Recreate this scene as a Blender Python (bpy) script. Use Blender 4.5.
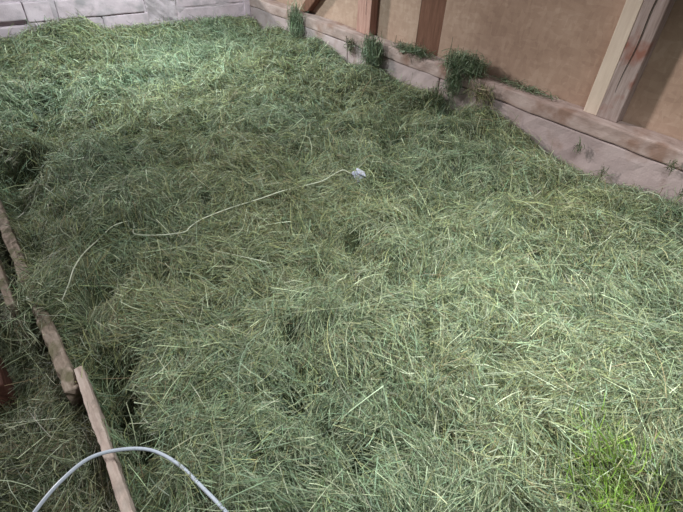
import bpy, bmesh, math
import numpy as np
from mathutils import Matrix, Vector

S = bpy.context.scene
for o in list(bpy.data.objects):
    bpy.data.objects.remove(o)

# ------------------------------------------------------------------ camera
# world: x to the right-hand wall, y along that wall to the rear wall, z up (0 = hay level)
F, CX, CY, CAMZ = 460.0, 341.5, 256.0, 1.9
RM = np.array([[0.77706748, -0.36692636, 0.5114012],
               [-0.62757708, -0.51376118, 0.5849756],
               [0.04809511, -0.77550919, -0.62950168]])
cam = bpy.data.objects.new('camera', bpy.data.cameras.new('camera'))
S.collection.objects.link(cam)
cam.data.sensor_width = 36.0
cam.data.lens = F / 683 * 36
cam.data.clip_start = 0.05
m = Matrix.Identity(4)
for i in range(3):
    m[i][0], m[i][1], m[i][2] = RM[i][0], -RM[i][1], -RM[i][2]
m[2][3] = CAMZ
cam.matrix_world = m
S.camera = cam

# ------------------------------------------------------------------ light
w = bpy.data.worlds.new('world'); S.world = w
w.use_nodes = True
w.node_tree.nodes['Background'].inputs[0].default_value = (0.95, 0.95, 1.0, 1)
w.node_tree.nodes['Background'].inputs[1].default_value = 0.095

def area(name, loc, target, size, power, col):
    l = bpy.data.lights.new(name, 'AREA'); l.shape = 'DISK'
    l.size = size; l.energy = power; l.color = col
    o = bpy.data.objects.new(name, l); S.collection.objects.link(o)
    o.location = loc
    o.rotation_euler = (Vector(target) - Vector(loc)).to_track_quat('-Z', 'Y').to_euler()
    return o
sun = bpy.data.objects.new('low_daylight', bpy.data.lights.new('low_daylight', 'SUN'))      # daylight entering over the low rear wall
S.collection.objects.link(sun)
sun.data.energy = 3.0; sun.data.angle = math.radians(5); sun.data.color = (1.0, 0.985, 0.95)
sun.rotation_euler = Vector((.51 * .927, -.86 * .927, -.375)).to_track_quat('-Z', 'Y').to_euler()
d = area('rear_lamp', (1.7, 5.3, 3.0), (2.3, 6.3, 0.0), 0.4, 145, (0.84, 1.0, 0.99))            # barn lamp hung near the rear wall
d.data.spread = math.radians(130)
d = area('near_pool_fill', (1.95, .0, 3.8), (2.0, .75, 0.0), 1.1, 94, (0.92, 1.0, 0.96))          # added unseen light overhead, makes the bright pool on the near hay
d.data.spread = math.radians(85)

S.view_settings.view_transform = 'Standard'
S.view_settings.look = 'None'
S.view_settings.gamma = 1.0
S.view_settings.use_curve_mapping = False
S.view_settings.exposure = 0.0

# ------------------------------------------------------------------ helpers
rng = np.random.default_rng(7)
C = S.collection

def ray(px, py):
    return RM @ np.array([px - CX, py - CY, F])
def onz(px, py, z=0.0):
    d = ray(px, py); t = (z - CAMZ) / d[2]
    return np.array([0, 0, CAMZ]) + d * t
def onx(px, py, x):
    d = ray(px, py)
    return np.array([0, 0, CAMZ]) + d * x / d[0]

def tag(o, label=None, cat=None, group=None, kind=None):
    if label: o['label'] = label
    if cat: o['category'] = cat
    if group: o['group'] = group
    if kind: o['kind'] = kind
    return o

def empty(name, loc):
    o = bpy.data.objects.new(name, None); C.objects.link(o); o.location = loc
    o.empty_display_size = 0.1
    return o

def link(name, me, mat, parent=None):
    o = bpy.data.objects.new(name, me); C.objects.link(o)
    if mat: me.materials.append(mat)
    if parent is not None:
        o.parent = parent
        o.matrix_parent_inverse = Matrix.Translation(-Vector(parent.location))
    return o

_lat = {}
def vnoise(x, y, scale, seed):
    """smooth 2-D value noise in -1..1"""
    if seed not in _lat:
        _lat[seed] = np.random.default_rng(seed).uniform(-1, 1, (256, 256))
    L = _lat[seed]
    u = np.asarray(x) / scale + 100.3; v = np.asarray(y) / scale + 100.7
    i = np.floor(u).astype(int); j = np.floor(v).astype(int)
    a = u - i; b = v - j
    a = a * a * (3 - 2 * a); b = b * b * (3 - 2 * b)
    i %= 256; j %= 256; i1 = (i + 1) % 256; j1 = (j + 1) % 256
    return (L[i, j] * (1 - a) + L[i1, j] * a) * (1 - b) + (L[i, j1] * (1 - a) + L[i1, j1] * a) * b

def rough_box(name, lo, hi, mat, parent=None, amp=0.006, step=0.08, scale=0.12, seed=1, bevel=0.006, faces=None):
    """a box cut into a grid whose surface is uneven, edges softened"""
    bm = bmesh.new()
    lo = np.array(lo, float); hi = np.array(hi, float)
    n = [max(1, min(200, int(round((hi[k] - lo[k]) / step)))) for k in range(3)]
    vid = {}
    def V(i, j, k):
        key = (i, j, k)
        if key not in vid:
            vid[key] = bm.verts.new([lo[q] + (hi[q] - lo[q]) * key[q] / n[q] for q in range(3)])
        return vid[key]
    for a in range(3):
        b, c = (a + 1) % 3, (a + 2) % 3
        for s in (0, n[a]):
            for i in range(n[b]):
                for j in range(n[c]):
                    q = []
                    for (di, dj) in ((0, 0), (1, 0), (1, 1), (0, 1)):
                        t = [0, 0, 0]; t[a] = s; t[b] = i + di; t[c] = j + dj
                        q.append(V(*t))
                    if s == 0: q.reverse()
                    bm.faces.new(q)
    bm.normal_update()
    P = np.array([v.co for v in bm.verts]); N = np.array([v.normal for v in bm.verts])
    d = vnoise(P[:, 0] + P[:, 2] * 1.3, P[:, 1] - P[:, 2] * .7, scale, seed) * .6 + vnoise(P[:, 1] + P[:, 2], P[:, 2] + P[:, 0], scale * .4, seed + 1) * .4
    P = P + N * (d * amp)[:, None]
    for v, p in zip(bm.verts, P): v.co = p
    if bevel:
        es = [e for e in bm.edges if len(e.link_faces) == 2 and e.calc_face_angle(0) > 0.9]
        bmesh.ops.bevel(bm, geom=es, offset=bevel, segments=2, affect='EDGES', profile=0.6)
    me = bpy.data.meshes.new(name); bm.to_mesh(me); bm.free()
    return link(name, me, mat, parent)

def tube(name, pts, r, mat, parent=None, sides=8, smooth=3):
    """round tube along a smoothed (Catmull-Rom) path"""
    pts = [Vector(p) for p in pts]
    P = []
    for i in range(len(pts) - 1):
        p0, p1, p2, p3 = pts[max(i - 1, 0)], pts[i], pts[i + 1], pts[min(i + 2, len(pts) - 1)]
        for k in range(smooth):
            t = k / smooth
            P.append(.5 * ((2 * p1) + (p2 - p0) * t + (2 * p0 - 5 * p1 + 4 * p2 - p3) * t * t + (3 * p1 - p0 - 3 * p2 + p3) * t ** 3))
    P.append(pts[-1])
    bm = bmesh.new(); rings = []
    up = Vector((0, 0, 1))
    for i, p in enumerate(P):
        d = (P[min(i + 1, len(P) - 1)] - P[max(i - 1, 0)]).normalized()
        a = d.cross(up)
        if a.length < 1e-3: a = d.cross(Vector((1, 0, 0)))
        a.normalize(); b = a.cross(d)
        rings.append([bm.verts.new(p + (a * math.cos(q) + b * math.sin(q)) * r) for q in [2 * math.pi * s / sides for s in range(sides)]])
    for r0, r1 in zip(rings, rings[1:]):
        for s in range(sides):
            f = bm.faces.new((r0[s], r0[(s + 1) % sides], r1[(s + 1) % sides], r1[s])); f.smooth = True
    bm.faces.new(rings[0][::-1]); bm.faces.new(rings[-1])
    bmesh.ops.recalc_face_normals(bm, faces=bm.faces)
    me = bpy.data.meshes.new(name); bm.to_mesh(me); bm.free()
    return link(name, me, mat, parent)

# ------------------------------------------------------------------ materials
def new_mat(name):
    mt = bpy.data.materials.new(name); mt.use_nodes = True
    nt = mt.node_tree; return mt, nt, nt.nodes['Principled BSDF']

def noise_mat(name, cols, scale=4.0, stretch=(1, 1, 1), rough=0.85, bump=0.3, detail=8, fine=60, spec=0.25, blot=None):
    """colour ramp over noise on object coordinates; optional blotches of another colour"""
    mt, nt, bs = new_mat(name); N, Lk = nt.nodes, nt.links
    tc = N.new('ShaderNodeTexCoord'); mp = N.new('ShaderNodeMapping'); mp.inputs['Scale'].default_value = stretch
    Lk.new(tc.outputs['Object'], mp.inputs[0])
    nz = N.new('ShaderNodeTexNoise'); nz.inputs['Scale'].default_value = scale; nz.inputs['Detail'].default_value = detail
    nz.inputs['Roughness'].default_value = 0.65
    Lk.new(mp.outputs[0], nz.inputs['Vector'])
    rp = N.new('ShaderNodeValToRGB'); el = rp.color_ramp.elements
    for i, (p, c) in enumerate(cols):
        e = el[i] if i < 2 else el.new(p)
        e.position = p; e.color = (*c, 1)
    Lk.new(nz.outputs[0], rp.inputs[0])
    out = rp.outputs[0]
    if blot:
        bscale, lo, hi, bc = blot
        n2 = N.new('ShaderNodeTexNoise'); n2.inputs['Scale'].default_value = bscale; n2.inputs['Detail'].default_value = 6
        Lk.new(tc.outputs['Object'], n2.inputs['Vector'])
        mr = N.new('ShaderNodeMapRange'); mr.inputs[1].default_value = lo; mr.inputs[2].default_value = hi
        Lk.new(n2.outputs[0], mr.inputs[0])
        mx = N.new('ShaderNodeMixRGB'); mx.inputs[2].default_value = (*bc, 1)
        Lk.new(mr.outputs[0], mx.inputs[0]); Lk.new(out, mx.inputs[1]); out = mx.outputs[0]
    Lk.new(out, bs.inputs['Base Color'])
    bs.inputs['Roughness'].default_value = rough
    bs.inputs['Specular IOR Level'].default_value = spec
    if bump:
        n3 = N.new('ShaderNodeTexNoise'); n3.inputs['Scale'].default_value = fine; n3.inputs['Detail'].default_value = 5
        Lk.new(mp.outputs[0], n3.inputs['Vector'])
        bp = N.new('ShaderNodeBump'); bp.inputs['Strength'].default_value = bump; bp.inputs['Distance'].default_value = 0.01
        Lk.new(n3.outputs[0], bp.inputs['Height']); Lk.new(bp.outputs[0], bs.inputs['Normal'])
    return mt

M_PLASTER = noise_mat('plaster', [(0.3, (0.33, 0.25, 0.25)), (0.5, (0.395, 0.305, 0.305)), (0.72, (0.46, 0.365, 0.365))], 2.5, blot=(3.2, 0.56, 0.7, (0.29, 0.2, 0.18)))
M_BLOCK = noise_mat('block', [(0.3, (0.42, 0.325, 0.36)), (0.5, (0.52, 0.405, 0.45)), (0.7, (0.6, 0.475, 0.525))], 3.0, blot=(4.5, 0.53, 0.68, (0.31, 0.26, 0.28)))
M_MORTAR = noise_mat('mortar', [(0.3, (0.3, 0.245, 0.265)), (0.6, (0.46, 0.37, 0.405))], 9)
M_SILL = noise_mat('sill_wood', [(0.32, (0.24, 0.165, 0.145)), (0.5, (0.36, 0.265, 0.245)), (0.68, (0.47, 0.365, 0.345))], 4, (2, .7, 2), blot=(3.5, 0.54, 0.66, (0.25, 0.155, 0.125)))
M_PALE = noise_mat('pale_wood', [(0.3, (0.54, 0.42, 0.345)), (0.55, (0.62, 0.495, 0.415)), (0.75, (0.68, 0.555, 0.475))], 3, (9, 9, .8), rough=.7)
M_WEATHER = noise_mat('weathered_wood', [(0.3, (0.22, 0.155, 0.14)), (0.5, (0.33, 0.25, 0.235)), (0.7, (0.42, 0.335, 0.32))], 4, (9, 9, .7), blot=(4, .57, .68, (.25, .11, .085)))
M_RED = noise_mat('reddish_wood', [(0.3, (0.3, 0.16, 0.13)), (0.55, (0.42, 0.24, 0.2)), (0.75, (0.5, 0.31, 0.26))], 4, (9, 9, .7))
M_BROWN = noise_mat('brown_wood_shade', [(0.3, (0.11, 0.05, 0.032)), (0.55, (0.16, 0.075, 0.05)), (0.75, (0.22, 0.11, 0.075))], 4, (6, 6, .8))  # brown wood of the brace, also the colour of the painted shadow band
M_PLANK = noise_mat('plank_wood', [(0.3, (0.15, 0.11, 0.085)), (0.5, (0.27, 0.205, 0.17)), (0.7, (0.38, 0.305, 0.265))], 7, (6, .9, 6), blot=(9, .5, .62, (.14, .12, .075)))
M_PLANKC = noise_mat('clean_plank_wood', [(0.3, (0.32, 0.235, 0.21)), (0.5, (0.43, 0.33, 0.295)), (0.7, (0.52, 0.42, 0.385))], 6, (8, .9, 8), blot=(8, .58, .7, (.24, .18, .15)))
M_RUST = noise_mat('red_beam', [(0.3, (0.05, 0.02, 0.015)), (0.55, (0.095, 0.038, 0.028)), (0.75, (0.14, 0.06, 0.045))], 6, (5, 1, 5))
M_FLOOR = noise_mat('concrete_floor', [(0.3, (0.1, 0.09, 0.085)), (0.7, (0.2, 0.18, 0.17))], 5)

def osb_mat():
    mt, nt, bs = new_mat('strand_board'); N, Lk = nt.nodes, nt.links
    tc = N.new('ShaderNodeTexCoord')
    outs = []
    for sc, rot in (((1, 11, 30), 0.5), ((1, 30, 11), -0.35)):
        mp = N.new('ShaderNodeMapping'); mp.inputs['Scale'].default_value = sc; mp.inputs['Rotation'].default_value = (rot, 0, 0)
        Lk.new(tc.outputs['Object'], mp.inputs[0])
        vo = N.new('ShaderNodeTexVoronoi'); vo.inputs['Scale'].default_value = 1.0
        Lk.new(mp.outputs[0], vo.inputs['Vector'])
        sp = N.new('ShaderNodeSeparateColor'); Lk.new(vo.outputs['Color'], sp.inputs[0])
        outs.append(sp.outputs[0])
    ad = N.new('ShaderNodeMath'); ad.operation = 'ADD'; Lk.new(outs[0], ad.inputs[0]); Lk.new(outs[1], ad.inputs[1])
    hf = N.new('ShaderNodeMath'); hf.operation = 'MULTIPLY'; hf.inputs[1].default_value = 0.5; Lk.new(ad.outputs[0], hf.inputs[0])
    nz = N.new('ShaderNodeTexNoise'); nz.inputs['Scale'].default_value = 3.0; nz.inputs['Detail'].default_value = 5
    Lk.new(tc.outputs['Object'], nz.inputs['Vector'])
    mxv = N.new('ShaderNodeMix'); mxv.inputs[0].default_value = 0.68
    Lk.new(hf.outputs[0], mxv.inputs[2]); Lk.new(nz.outputs[0], mxv.inputs[3])
    rp = N.new('ShaderNodeValToRGB'); el = rp.color_ramp.elements
    el[0].position = .15; el[0].color = (0.265, 0.17, 0.13, 1)
    el[1].position = .9; el[1].color = (0.49, 0.355, 0.285, 1)
    e = el.new(.5); e.color = (0.365, 0.245, 0.188, 1)
    Lk.new(mxv.outputs[0], rp.inputs[0]); Lk.new(rp.outputs[0], bs.inputs['Base Color'])
    bs.inputs['Roughness'].default_value = 0.8; bs.inputs['Specular IOR Level'].default_value = .2
    bp = N.new('ShaderNodeBump'); bp.inputs['Strength'].default_value = .25; bp.inputs['Distance'].default_value = .005
    Lk.new(hf.outputs[0], bp.inputs['Height']); Lk.new(bp.outputs[0], bs.inputs['Normal'])
    return mt
M_OSB = osb_mat()

def hay_mat():
    mt, nt, bs = new_mat('hay'); N, Lk = nt.nodes, nt.links
    at = N.new('ShaderNodeAttribute'); at.attribute_name = 'Col'
    Lk.new(at.outputs['Color'], bs.inputs['Base Color'])
    bs.inputs['Roughness'].default_value = 0.55; bs.inputs['Specular IOR Level'].default_value = 0.45
    tr = N.new('ShaderNodeBsdfTranslucent'); Lk.new(at.outputs['Color'], tr.inputs[0])
    mx = N.new('ShaderNodeMixShader'); mx.inputs[0].default_value = 0.18
    Lk.new(bs.outputs[0], mx.inputs[1]); Lk.new(tr.outputs[0], mx.inputs[2])
    Lk.new(mx.outputs[0], N['Material Output'].inputs[0])
    return mt
M_HAY = hay_mat()

def plain(name, col, rough=.5, spec=.4):
    return noise_mat(name, [(0.3, tuple(c * .88 for c in col)), (0.7, col)], 40, rough=rough, spec=spec, bump=0.05)
M_HOSE = plain('hose_plastic', (0.5, 0.53, 0.63), .35, .5)
M_WIRE = plain('wire_sleeve', (0.66, 0.67, 0.54), .5)
M_SENSOR = plain('sensor_plastic', (0.62, 0.62, 0.78), .4)
M_CRACK = plain('crack_shadow', (.06, .04, .032), .9, .1)
M_DARK = plain('dark_plastic', (0.06, 0.06, 0.09), .5)

# ------------------------------------------------------------------ the setting
XW, YB, FZ = 4.24, 7.55, -0.9      # face of right-hand wall, face of rear wall, floor level
fl = rough_box('floor', (-3.2, -3.2, FZ - .1), (4.7, 7.9, FZ), M_FLOOR, amp=.004, step=.4, bevel=0)
tag(fl, kind='structure', label='bare concrete barn floor under the hay')

# right-hand wall: mortar core, rendered sections on it, boards above the sill
wr = rough_box('wall_right', (XW + .02, -3.2, FZ), (4.5, 7.9, .252), M_MORTAR, amp=.003, step=.2)
tag(wr, kind='structure', label='low rendered concrete wall carrying a timber sill and strand boards')
cuts = [7.55, 6.35, 4.98, 4.42, 3.36, 2.66, 0.2, -3.2]
for i, (a, b) in enumerate(zip(cuts, cuts[1:])):
    o = rough_box('wall_section', (XW, b + .012, FZ + .002), (4.42, a - .006, .248 - (i % 3) * .004), M_PLASTER, wr, amp=.012, step=.07, scale=.28, seed=20 + i, bevel=.012)
# strand boards between posts
OX = 4.46
for (a, b) in ((7.9, 5.0), (4.999, 3.99), (3.63, 1.56), (1.559, -0.9), (-0.901, -3.2)):
    rough_box('strand_board', (OX, b + .002, .3), (OX + .02, a, 3.0), M_OSB, wr, amp=0.001, step=.5, bevel=.002)
rough_box('brown_wood_shade', (OX + .002, 3.632, .3), (OX + .02, 3.988, 3.0), M_BROWN, wr, amp=.002, step=.2, bevel=.003)  # dark board put in to stand for a shadow band on the strand boards

# rear wall: mortar core with blocks proud of it
wb = rough_box('wall_back', (-3.2, YB + .07, FZ), (4.5, 7.8, .575), M_MORTAR, amp=.008, step=.1, scale=.1)
tag(wb, kind='structure', label='rear wall of long pale concrete blocks with grey mortar')
rows = [(.31, .535, [(-3.2, -1.6), (-1.6, -.35), (-.35, 1.0), (1.0, 1.31), (1.36, 2.5), (3.0, 4.235)]),
        (.085, .295, [(-3.2, -2.2), (-2.2, -.7), (-.7, 1.01), (1.06, 1.9), (1.9, 2.55), (2.85, 4.235)]),
        (-.14, .075, [(-3.2, -1.2), (-1.2, .6), (.6, 2.2), (2.2, 4.235)])]
k = 0
for (z0, z1, xs) in rows:
    for (a, b) in xs:
        k += 1
        dz = .028 if (z0 == .31 and b == 1.0) else 0
        dz1 = -.02 if (z0 == .085 and b == 1.01) else 0
        rough_box('concrete_block', (a + .006, YB - .012 * (k % 3), z0 + dz), (b - .006, YB + .1, z1 + dz1), M_BLOCK, wb, amp=.01, step=.07, scale=.2, seed=50 + k, bevel=.014)
rough_box('mortar_bed', (1.0, YB + .006, -.14), (4.235, YB + .09, .545), M_MORTAR, wb, amp=.012, step=.06, scale=.1, seed=88, bevel=.004)
# smeared mortar pier between the long blocks, pale plaster strip in the corner
rough_box('mortar_pier', (2.52, YB - .02, -.1), (2.98, YB + .1, .56), M_MORTAR, wb, amp=.03, step=.05, scale=.12, seed=90, bevel=.01)
rough_box('corner_strip', (4.13, YB - .03, -.1), (4.235, YB + .05, .6), M_BLOCK, wb, amp=.01, step=.06, seed=91)

# timber sill on the right-hand wall
sill = rough_box('sill_beam', (4.23, -3.2, .25), (4.455, 7.53, .388), M_SILL, amp=.012, step=.06, scale=.22, seed=5, bevel=.014)
tag(sill, 'long weathered timber sill beam lying on the low concrete wall', 'beam')

def post(label, group, y0, y1, y2, mpale, mpost, x0=4.335):
    e = empty('timber_post', ((x0 + OX) / 2, (y0 + y2) / 2, .39))
    tag(e, label, 'post', group)
    rough_box('batten', (x0 + .006, y1 + .004, .39), (OX - .002, y2, 3.0), mpale, e, amp=.002, step=.15, bevel=.004, seed=31)
    p = rough_box('post_timber', (x0, y0, .39), (OX - .002, y1, 3.0), mpost, e, amp=.004, step=.08, scale=.4, bevel=.008, seed=33)
    # drying crack running up the face
    pts = []
    bm = bmesh.new()
    yc = (y0 + y1) / 2
    ks = np.linspace(0, 1, 26)
    L = [(x0 - .0035, yc + .018 - .05 * t + .006 * math.sin(t * 23), .62 + t * 1.9) for t in ks]
    rows_ = []
    for t, q in zip(ks, L):
        wd = .0035 * math.sin(math.pi * min(max(t, .02), .98)) + .0006
        rows_.append([bm.verts.new((q[0], q[1] - wd, q[2])), bm.verts.new((q[0], q[1] + wd, q[2])),
                      bm.verts.new((q[0] + .012, q[1], q[2]))])
    for a, b in zip(rows_, rows_[1:]):
        for s in range(3):
            bm.faces.new((a[s], a[(s + 1) % 3], b[(s + 1) % 3], b[s]))
    bmesh.ops.recalc_face_normals(bm, faces=bm.faces)
    me = bpy.data.meshes.new('drying_crack'); bm.to_mesh(me); bm.free()
    link('drying_crack', me, M_CRACK, p)
    return e

post('pale batten beside a weathered cracked grey-brown post standing on the sill', None, 1.44, 1.62, 1.75, M_PALE, M_WEATHER)
post('reddish timber post with a thin pink batten near a hanging hay tuft', None, 4.69, 4.83, 4.95, M_RED, M_RED)

# diagonal brace against the boards
def brace():
    bm = bmesh.new()
    a, b = Vector((4.4, 6.22, .36)), Vector((4.4, 3.5 + 1.4, 1.32 + .3))
    d = (b - a).normalized(); n = Vector((1, 0, 0)); t = d.cross(n)
    vs = []
    for s in np.linspace(0, 1, 12):
        p = a.lerp(b, s)
        vs.append([bm.verts.new(p + n * (u * .055) + t * (v * .07 + .004 * math.sin(s * 19 + v))) for u, v in ((-1, -1), (1, -1), (1, 1), (-1, 1))])
    # foot is cut level with the sill
    for v in vs[0]: v.co.z = .392
    for r0, r1 in zip(vs, vs[1:]):
        for q in range(4): bm.faces.new((r0[q], r0[(q + 1) % 4], r1[(q + 1) % 4], r1[q]))
    bm.faces.new(vs[0][::-1]); bm.faces.new(vs[-1])
    bmesh.ops.recalc_face_normals(bm, faces=bm.faces)
    es = [e for e in bm.edges if e.calc_face_angle(0) > .9]
    bmesh.ops.bevel(bm, geom=es, offset=.006, segments=2, affect='EDGES')
    me = bpy.data.meshes.new('diagonal_brace'); bm.to_mesh(me); bm.free()
    tag(link('diagonal_brace', me, M_BROWN), 'dark brown timber brace slanting up from the sill', 'brace')
brace()

# ------------------------------------------------------------------ hay
R_PROF = sorted([(7.5, .06), (7.27, .11), (6.07, .07), (5.62, .17), (5.23, .1), (4.89, -.02), (4.41, .09), (3.94, .03), (3.29, .05), (2.88, .11),
                 (2.63, .14), (2.42, .09), (2.09, .0), (1.89, -.08), (1.61, -.11), (1.33, -.08), (.99, -.04), (.65, -.01), (-2, 0)])
B_PROF = [(0, .12), (.63, .176), (.87, .213), (1.19, .306), (1.68, .288), (1.78, .2), (1.97, .13), (2.1, .148), (2.47, .13), (2.92, .1), (3.34, .15), (3.77, .12), (4.2, .05)]
DIPS = [(20, 160, .22, .20), (34, 172, .12, .1), (95, 290, .14, .13), (112, 396, .24, .13), (100, 360, .18, .1), (130, 440, .12, .1), (378, 262, .13, .1), (400, 272, .1, .09),
        (350, 238, .09, .09), (432, 272, .1, .1), (447, 112, .14, .16), (395, 92, .12, .12), (330, 420, .07, .08), (290, 395, .1, .08), (40, 100, .12, .25),
        (345, 140, .07, .14), (400, 140, .1, .16), (70, 215, .1, .14), (652, 490, .14, .08), (683, 500, .14, .1), (120, 265, .07, .1), (430, 60, .05, .2),
        (360, 455, .09, .08), (490, 245, .07, .1), (580, 270, .06, .12), (210, 130, .08, .2), (60, 130, .1, .2), (290, 330, .06, .08), (480, 140, .1, .15), (300, 65, .1, .2), (265, 30, .1, .25)]
DIPW = [(onz(px, py), d * 1.9, r * .85) for px, py, d, r in DIPS]
for _ in range(90):                                             # small hollows everywhere
    DIPW.append(((rng.uniform(.1, 4.0), rng.uniform(-.6, 7.0), 0), rng.uniform(.06, .16), rng.uniform(.03, .075)))
def hollow(x, y):
    h = np.zeros_like(x)
    for p, d, r in DIPW:
        h = np.maximum(h, np.exp(-((x - p[0]) ** 2 + (y - p[1]) ** 2) / (r * r)) * min(1, d / .12))
    return h

def hz(x, y):
    z = .06 * vnoise(x, y, .95, 11) + .07 * vnoise(x, y, .42, 12) + .05 * vnoise(x, y, .19, 13) + .022 * vnoise(x, y, .085, 14)
    a = np.abs(vnoise(x + .1 * vnoise(x, y, .2, 17), y, .36, 15))
    z = z - .09 * np.exp(-(a / .1) ** 2) * np.clip(.5 + 1.2 * vnoise(x, y, .7, 18), 0, 1)                      # creases between the forkfuls
    ry = np.array([p[0] for p in R_PROF]); rz = np.array([p[1] for p in R_PROF])
    k = np.exp(-((4.24 - x) / .38) ** 2)
    z = z * (1 - .75 * k) + np.interp(y, ry, rz) * k
    k = np.exp(-((7.55 - y) / .6) ** 2)
    z = z * (1 - .75 * k) + np.interp(x, [p[0] for p in B_PROF], [p[1] for p in B_PROF]) * k
    for p, d, r in DIPW:
        z = z - d * np.exp(-((x - p[0]) ** 2 + (y - p[1]) ** 2) / (r * r))
    # trench where the hay has slumped away from the plank
    t = np.exp(-((x - .01) / .12) ** 2)
    z = z - t * (.05 + .1 * np.clip(vnoise(y, y * 0, .5, 16) + .3, 0, 1))
    return z

def hz_left(x, y):
    z = -.13 + .05 * vnoise(x, y, .5, 21) + .04 * vnoise(x, y, .2, 22) + .018 * vnoise(x, y, .09, 23)
    z = z + .10 * np.exp(-((y - 2.55) / .3) ** 2 - ((x + .12) / .16) ** 2)        # heaped over the plank joint
    z = z - .12 * np.exp(-((y - 2.15) / .3) ** 2 - ((x + .34) / .13) ** 2)
    return z

PAL = dict(grey=(.268, .3, .192), olive=(.27, .28, .138), blue=(.208, .28, .18), straw=(.44, .47, .33), dark=(.085, .12, .055), brown=(.25, .2, .12), lime=(.21, .34, .05))
def mixcol(n, **wts):
    names = list(wts); p = np.array([wts[k] for k in names], float); p /= p.sum()
    idx = rng.choice(len(names), n, p=p)
    c = np.array([PAL[k] for k in names])[idx]
    return c * rng.uniform(.42, 1.5, (n, 1)) * rng.uniform(.93, 1.07, (n, 3))

def ribbons(P, head, pitch, L, W, col, seg, curl=.5, hcurl=.5, centre=True):
    """flat curved blades: returns verts (n*(seg+1)*2,3), quads, colours"""
    n = len(P)
    dp = rng.normal(0, curl, n) / seg; dh = rng.normal(0, hcurl, n) / seg
    roll = rng.normal(0, .7, n)
    pts = [np.zeros((n, 3))]; dirs = []
    for s in range(seg):
        a = pitch + dp * (s - (seg - 1) / 2); h = head + dh * (s - (seg - 1) / 2)
        d = np.stack([np.cos(h) * np.cos(a), np.sin(h) * np.cos(a), np.sin(a)], 1)
        dirs.append(d); pts.append(pts[-1] + d * (L / seg)[:, None])
    dirs.append(dirs[-1])
    off = P - (pts[-1] * .5 if centre else 0)
    V = np.empty((n, seg + 1, 2, 3), np.float32)
    up = np.array([0, 0, 1.0])
    for s in range(seg + 1):
        d = dirs[s]; sd = np.cross(d, up); ln = np.linalg.norm(sd, axis=1, keepdims=True)
        sd = np.where(ln > 1e-3, sd / np.maximum(ln, 1e-3), np.array([1.0, 0, 0]))
        nn = np.cross(sd, d)
        sd = sd * np.cos(roll)[:, None] + nn * np.sin(roll)[:, None]
        t = s / seg
        wd = (W * (1 - .75 * t ** 2) * .5)[:, None]
        c = pts[s] + off
        V[:, s, 0] = c - sd * wd; V[:, s, 1] = c + sd * wd
    base = (np.arange(n) * (seg + 1) * 2)[:, None, None]
    q = np.array([[2 * s, 2 * s + 1, 2 * s + 3, 2 * s + 2] for s in range(seg)])[None]
    Q = (base + q).reshape(-1, 4)
    cc = np.repeat(col[:, None, :], (seg + 1) * 2, 1).reshape(-1, 3)
    return V.reshape(-1, 3), Q, cc

def hay_mesh(name, chunks, clamp=None, parent=None):
    vs, qs, cs, off = [], [], [], 0
    for v, q, c in chunks:
        vs.append(v); qs.append(q + off); cs.append(c); off += len(v)
    V = np.concatenate(vs).astype(np.float32); Q = np.concatenate(qs).astype(np.int32); Cc = np.concatenate(cs)
    if clamp is not None: V = clamp(V)
    me = bpy.data.meshes.new(name)
    me.vertices.add(len(V)); me.vertices.foreach_set('co', V.ravel().astype(np.float32))
    me.loops.add(Q.size); me.loops.foreach_set('vertex_index', Q.ravel())
    me.polygons.add(len(Q)); me.polygons.foreach_set('loop_start', np.arange(0, Q.size, 4, dtype=np.int32))
    me.update(calc_edges=True)
    at = me.color_attributes.new('Col', 'FLOAT_COLOR', 'POINT')
    c4 = np.ones((len(V), 4), np.float32); c4[:, :3] = np.clip(Cc, 0, 1)
    at.data.foreach_set('color', c4.ravel())
    return link(name, me, M_HAY, parent)

def ground_grid(fn, x0, x1, y0, y1, step, drop):
    nx, ny = int((x1 - x0) / step), int((y1 - y0) / step)
    X, Y = np.meshgrid(np.linspace(x0, x1, nx), np.linspace(y0, y1, ny), indexing='ij')
    Z = fn(X, Y) - drop
    V = np.stack([X, Y, Z], -1).reshape(-1, 3)
    i, j = np.meshgrid(np.arange(nx - 1), np.arange(ny - 1), indexing='ij')
    a = (i * ny + j).ravel()
    Q = np.stack([a, a + ny, a + ny + 1, a + 1], 1)
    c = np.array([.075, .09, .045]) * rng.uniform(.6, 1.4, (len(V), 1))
    return V, Q, c

def colours(x, y, n):
    """green-grey near, more olive and brown in the middle, mixed in patches"""
    o = np.clip(.5 + .9 * vnoise(x, y, .9, 41) + .45 * np.exp(-((y - 3.6) / 1.6) ** 2) - .25 * np.clip(x - 2.2, 0, 1), 0, 1)
    a = mixcol(n, grey=5, blue=4, straw=.5, dark=1.3, olive=1)
    b = mixcol(n, olive=6, grey=2, straw=.6, dark=1.2, brown=1.1)
    return np.where(rng.uniform(0, 1, n)[:, None] < o[:, None] * .75, b, a)

def scatter(fn, n, x0, x1, y0, y1, power, d0=1.9, keep=None):
    """random points, thinner with distance from where the viewer stands"""
    out = []; tot = 0
    while tot < n:
        x = rng.uniform(x0, x1, 400000); y = rng.uniform(y0, y1, 400000)
        d = np.sqrt(x * x + y * y + CAMZ * CAMZ)
        k = rng.uniform(0, 1, len(x)) < np.minimum(1, (d0 / d) ** power)
        if keep is not None: k &= keep(x, y)
        out.append(np.stack([x[k], y[k]], 1)); tot += k.sum()
    p = np.concatenate(out)[:n]
    return p[:, 0], p[:, 1]

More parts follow.
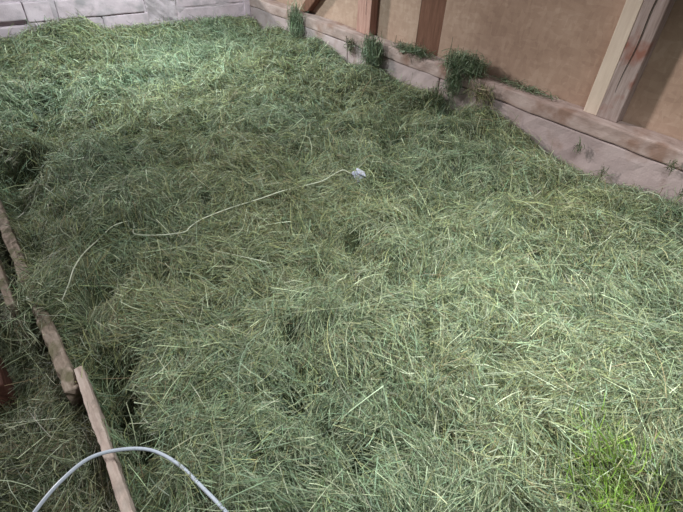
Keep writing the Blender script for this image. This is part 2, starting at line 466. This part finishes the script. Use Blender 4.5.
def lay(fn, x, y, Lr, Wr, lift, pstd, seg, colfn, hfield=True, curl=.6, hcurl=.7):
    n = len(x); e = .04
    d = np.sqrt(x * x + y * y + CAMZ * CAMZ)
    head = rng.uniform(0, 2 * math.pi, n)
    if hfield:
        hf = 3.2 * vnoise(x, y, .55, 31) + 1.6 * vnoise(x, y, .22, 32)
        k = rng.uniform(0, 1, n) < .6
        head = np.where(k, hf + rng.normal(0, .55, n), head)
    z = fn(x, y)
    sl = (fn(x + e * np.cos(head), y + e * np.sin(head)) - z) / e
    pitch = np.arctan(np.clip(sl, -1.2, 1.2)) + rng.normal(0, pstd, n)
    L = rng.lognormal(math.log(Lr), .4, n); L = np.clip(L, .03, .42)
    W = rng.uniform(*Wr, n) * np.clip(d / 3.6, .85, 1.55)
    P = np.stack([x, y, z + rng.normal(lift[0], lift[1], n)], 1)
    return ribbons(P, head, pitch, L, W, colfn(x, y, n), seg, curl, hcurl)

def clamp_bed(V):
    e = np.where(V[:, 1] > 1.78, -.072, -.028 - .055 * (1.83 - V[:, 1]))
    V[:, 0] = np.where((V[:, 0] < e) & (V[:, 2] < .0), e, V[:, 0])
    V[:, 0] = np.minimum(V[:, 0], XW - .022 + .004 * np.sin(V[:, 1] * 90)); V[:, 1] = np.minimum(V[:, 1], YB - .05)
    return V
def in_view(x, y):
    # where the place can be seen from here or from a step to the side; sparse over the hollows
    return (rng.uniform(0, 1, len(x)) > .85 * hollow(x, y)) & (y > -1.3 - .0 * x) & (y > .7 - 1.35 * (x + .6) - .6)
DX0 = -.07
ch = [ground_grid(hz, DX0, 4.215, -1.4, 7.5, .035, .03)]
x, y = scatter(hz, 190000, DX0, 4.24, -1.3, 7.55, 1.15, keep=in_view); ch.append(lay(hz, x, y, .10, (.0026, .0058), (-.008, .012), .32, 2, colours))
x, y = scatter(hz, 120000, DX0, 4.24, -1.3, 7.55, 1.15, keep=in_view); ch.append(lay(hz, x, y, .15, (.0022, .0045), (.006, .012), .3, 3, colours))
x, y = scatter(hz, 34000, DX0, 4.24, -1.3, 7.55, 1.3, keep=in_view)
ch.append(lay(hz, x, y, .19, (.0022, .0042), (.022, .014), .36, 4, lambda a, b, n: colours(a, b, n) * 1.15, curl=.9))
def pale(a, b, n): return mixcol(n, straw=5, grey=2) * 1.1
x, y = scatter(hz, 3000, DX0, 4.24, -1.3, 7.55, 1.5, keep=in_view); ch.append(lay(hz, x, y, .15, (.003, .0055), (.032, .012), .22, 3, pale, curl=.35, hcurl=.3))
bed = hay_mesh('hay_bed', ch, clamp_bed)
tag(bed, 'deep bed of freshly cut green-grey hay between the plank and the walls', 'hay', kind='stuff')

def col_left(x, y, n): return mixcol(n, olive=3, grey=4, straw=1.2, dark=2, brown=1.4) * .7  # scaled down so the dimness over this heap sits in its colour
def clamp_left(V):
    e = np.where(V[:, 1] > 1.74, -.143, -.073 - .055 * (1.83 - V[:, 1]))
    V[:, 0] = np.where((V[:, 0] > e) & (V[:, 2] < .02), e, V[:, 0])
    V[:, 1] = np.minimum(V[:, 1], YB - .05)
    return V
keep_l = lambda x, y: (y > .2)
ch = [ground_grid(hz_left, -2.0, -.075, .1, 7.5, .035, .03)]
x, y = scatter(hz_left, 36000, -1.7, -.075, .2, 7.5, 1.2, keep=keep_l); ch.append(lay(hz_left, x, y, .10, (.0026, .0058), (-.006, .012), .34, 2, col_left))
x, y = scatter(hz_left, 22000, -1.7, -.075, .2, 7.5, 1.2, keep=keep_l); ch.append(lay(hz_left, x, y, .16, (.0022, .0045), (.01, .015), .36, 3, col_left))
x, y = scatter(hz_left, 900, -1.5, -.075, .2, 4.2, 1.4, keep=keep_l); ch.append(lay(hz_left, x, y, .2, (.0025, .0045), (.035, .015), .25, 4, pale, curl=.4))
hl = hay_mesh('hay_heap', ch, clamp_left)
tag(hl, 'lower dim heap of loose hay on the far side of the plank', 'hay', kind='stuff')

# ------------------------------------------------------------------ planks holding the bed
pa = rough_box('retaining_plank', (-.14, 1.74, -.36), (-.075, 7.5, -.012), M_PLANK, amp=.012, step=.03, scale=.05, seed=61, bevel=.008)
tag(pa, 'rough dirty retaining plank half buried in hay', 'plank')
pb = rough_box('retaining_plank', (-.071, -.6, -.35), (-.03, 1.83, .02), M_PLANKC, amp=.006, step=.025, scale=.05, seed=63, bevel=.006)
for v in pb.data.vertices: v.co.x -= .055 * (1.83 - v.co.y)
tag(pb, 'cleaner pale pink retaining plank passing under the hose', 'plank')
rb = empty('red_board', (-.34, 2.6, -.9))
tag(rb, 'dark red-brown upright board with a pale worn top edge', 'board')
rough_box('board', (-.7, 2.05, -.9), (-.365, 3.6, -.1), M_RUST, rb, amp=.01, step=.06, seed=66, bevel=.008)
rough_box('top_edge', (-.24, 2.5, -.9), (-.2, 3.6, .0), M_PLANK, rb, amp=.006, step=.04, seed=67, bevel=.006)

# ------------------------------------------------------------------ tufts on the walls
def tuft(name, label, c, s, n, length, cols, droop=0., group=None, cat='hay tuft', fall=0., grow=None, clampf=None):
    """loose lump of hay: c centre, s half sizes; droop leans blades downward"""
    u = rng.normal(0, .5, (n, 3)); u = np.clip(u, -1, 1)
    P = np.array(c) + u * np.array(s)
    head = rng.uniform(0, 2 * math.pi, n)
    pitch = rng.normal(0, .3, n)
    k = rng.uniform(0, 1, n) < droop
    pitch = np.where(k, -math.pi / 2 + rng.normal(0, .45, n), pitch)
    L = rng.lognormal(math.log(length), .35, n)
    W = rng.uniform(.004, .007, n)
    def cl(V):
        # stay in front of wall face, or above the sill and in front of the boards
        below = V[:, 2] < .392 + .012
        if droop < .4: V[:, 2] = np.where(V[:, 0] > 4.21, np.maximum(V[:, 2], .398 + .01 * np.abs(np.sin(V[:, 1] * 170))), V[:, 2])
        below = V[:, 2] < .392
        V[:, 0] = np.where(below, np.minimum(V[:, 0], 4.203), np.minimum(V[:, 0], 4.445))
        return V
    o = hay_mesh(name, [ribbons(P, head, pitch, L, W, cols(n), 4, 1.5, 1.2)], clampf or cl)
    return tag(o, label, cat, group)
green = lambda n: mixcol(n, grey=3, blue=4, dark=3)
dark = lambda n: mixcol(n, dark=4, grey=2, brown=1)
WT = 'hay tufts caught on the right-hand wall'
tuft('hay_tuft', 'long hay tuft draped down the wall beside the dark brown brace', (4.17, 6.1, .25), (.05, .17, .22), 900, .17, green, .85, WT)
tuft('hay_tuft', 'hay tuft hanging below the reddish timber post', (4.17, 4.44, .26), (.06, .17, .16), 1100, .14, green, .8, WT)
tuft('hay_tuft', 'small dark hay wisp stuck on the wall near the reddish post', (4.185, 4.88, .24), (.02, .07, .09), 160, .1, dark, .6, WT)
tuft('hay_tuft', 'flat layer of hay lying on the sill beneath the brown shadow-band board', (4.3, 3.86, .41), (.09, .28, .035), 500, .13, green, .1, WT)
tuft('hay_tuft', 'round clump of green hay sitting on the sill', (4.27, 3.08, .46), (.1, .24, .085), 1500, .15, green, .3, WT)
tuft('hay_tuft', 'hay strands hanging from the round clump down the wall', (4.18, 3.12, .27), (.03, .1, .11), 380, .15, green, .85, WT)
tuft('hay_tuft', 'thin scatter of hay along the sill under the wide strand board', (4.36, 2.4, .408), (.07, .36, .015), 260, .1, green, 0, WT)
tuft('hay_tuft', 'dark hay bank slumped against the wall below the round clump', (4.12, 3.3, .02), (.08, .1, .13), 500, .14, dark, .6, WT)
tuft('hay_tuft', 'brownish hay scraps clinging to the wall beside the round clump', (4.185, 2.75, .27), (.02, .16, .09), 260, .11, lambda n: mixcol(n, brown=2, olive=2, dark=1), .6, WT)
for yy, zz, lb in ((1.6, .12, 'tiny hay wisp stuck on bare plaster below the cracked post'), (1.32, .0, 'faint tiny hay wisp on the plaster just above the hay edge'),
                   (.86, .27, 'dark tiny hay wisp caught in the crack under the sill'), (.7, .08, 'tiny drooping hay wisp on the plaster under the sill crack wisp')):
    tuft('hay_wisp', lb, (4.19, yy, zz), (.01, .035, .045), 34, .07, dark, .7, 'tiny wisps on the bare wall')

# bright fresh grass in the near corner, and long pale blades heaped on the plank joint
def grass(name, label, c, r, n, length, cols, lean, cat='grass'):
    x = c[0] + rng.normal(0, .5, n) * r[0]; y = c[1] + rng.normal(0, .5, n) * r[1]
    z = (hz(x, y) if c[0] > 0 else hz_left(x, y)) + rng.uniform(0, .03, n)
    head = lean + rng.normal(0, .9, n); pitch = rng.uniform(.1, 1.1, n)
    L = rng.lognormal(math.log(length), .3, n)
    o = hay_mesh(name, [ribbons(np.stack([x, y, z], 1), head, pitch, L, rng.uniform(.003, .006, n), cols(n), 4, 1.0, .5, centre=False)])
    return tag(o, label, cat)
lime = lambda n: mixcol(n, lime=5, olive=2, dark=.6)
p = onz(615, 492); grass('grass_tuft', 'bright green fresh grass tuft lying in the duller hay', (p[0], p[1]), (.19, .16), 1000, .11, lime, 1.6)
p = onz(672, 505); grass('grass_tuft', 'smaller dark-centred fresh grass tuft beside a hollow in the hay', (p[0], p[1]), (.12, .07), 350, .1, lime, 1.2)
grass('blade_tuft', 'long pale grass blades spilling over the joint of the rough plank', (-.13, 2.5), (.13, .3), 420, .2, lambda n: mixcol(n, grey=4, straw=2, blue=2) * 1.3, -.9, 'hay tuft')

# ------------------------------------------------------------------ hose, sensor and its wire
def hmax(x, y, rad=.05):
    a = np.linspace(-rad, rad, 5); gx, gy = np.meshgrid(x + a, y + a)
    return float(np.max(hz(gx, gy) if x > 0 else hz_left(gx, gy)))
def on_hay(px, py, gap, zmin=-1.):
    z = 0.0
    for _ in range(6):
        q = onz(px, py, z); z = max(zmin, hmax(q[0], q[1]) + gap)
    return onz(px, py, z)
hp = [(20, 535, .02), (37, 509, .05), (60, 482, .08), (88, 459, .09), (118, 450, .085), (150, 450, .075), (178, 464, .07), (203, 488, .06), (226, 512, .05), (244, 535, .03), (275, 575, -.02)]
tag(tube('hose', [on_hay(a, b, .03, z) for a, b, z in hp], .0075, M_HOSE, smooth=6, sides=10), 'pale blue-grey plastic hose arching over the plank', 'hose')

sp = onz(359, 176, .06); sp[2] = float(hz(np.array([sp[0]]), np.array([sp[1]]))[0]) + .075
se = empty('sensor', sp); tag(se, 'small pale lilac sensor box with a thin wire lying on the hay', 'sensor')
def local_box(name, lo, hi, mat, bev, rot=.5):
    bm = bmesh.new(); bmesh.ops.create_cube(bm, size=1)
    for v in bm.verts:
        v.co = Vector([lo[k] + (v.co[k] + .5) * (hi[k] - lo[k]) for k in range(3)])
    bmesh.ops.bevel(bm, geom=bm.edges[:], offset=bev, segments=3, affect='EDGES')
    bm.transform(Matrix.Scale(1.2, 4))
    bm.transform(Matrix.Rotation(-.55, 4, 'Z') @ Matrix.Rotation(rot, 4, 'Y'))
    bm.transform(Matrix.Translation(Vector(sp)))
    me = bpy.data.meshes.new(name); bm.to_mesh(me); bm.free()
    return link(name, me, mat, se)
local_box('body', (-.032, -.03, -.024), (.026, .03, .026), M_SENSOR, .008)
local_box('lid', (-.036, -.034, .026), (.03, .034, .036), M_SENSOR, .004)
local_box('end_cap', (.027, -.022, -.02), (.042, .022, .02), M_DARK, .004)
local_box('cable_gland', (-.055, -.011, -.008), (-.03, .011, .014), M_SENSOR, .004)
local_box('hanging_tab', (-.012, -.052, -.03), (.012, -.03, -.006), M_SENSOR, .004)
wp = [(62, 300), (69, 283), (74, 268), (84, 253), (100, 238), (113, 226), (130, 221), (134, 226), (135, 234), (160, 235), (184, 232), (190, 227), (202, 219), (230, 208), (262, 198), (282, 191), (303, 186), (322, 181), (334, 174), (343, 170), (350, 173)]
wpts = []
for a, b in wp: wpts.append(on_hay(a, b, .03))
wpts.append(Vector(sp) + Matrix.Rotation(-.55, 3, 'Z') @ Matrix.Rotation(.5, 3, 'Y') @ Vector((-.06, 0, .003)))
tube('wire', wpts, .0036, M_WIRE, se, smooth=5, sides=7)
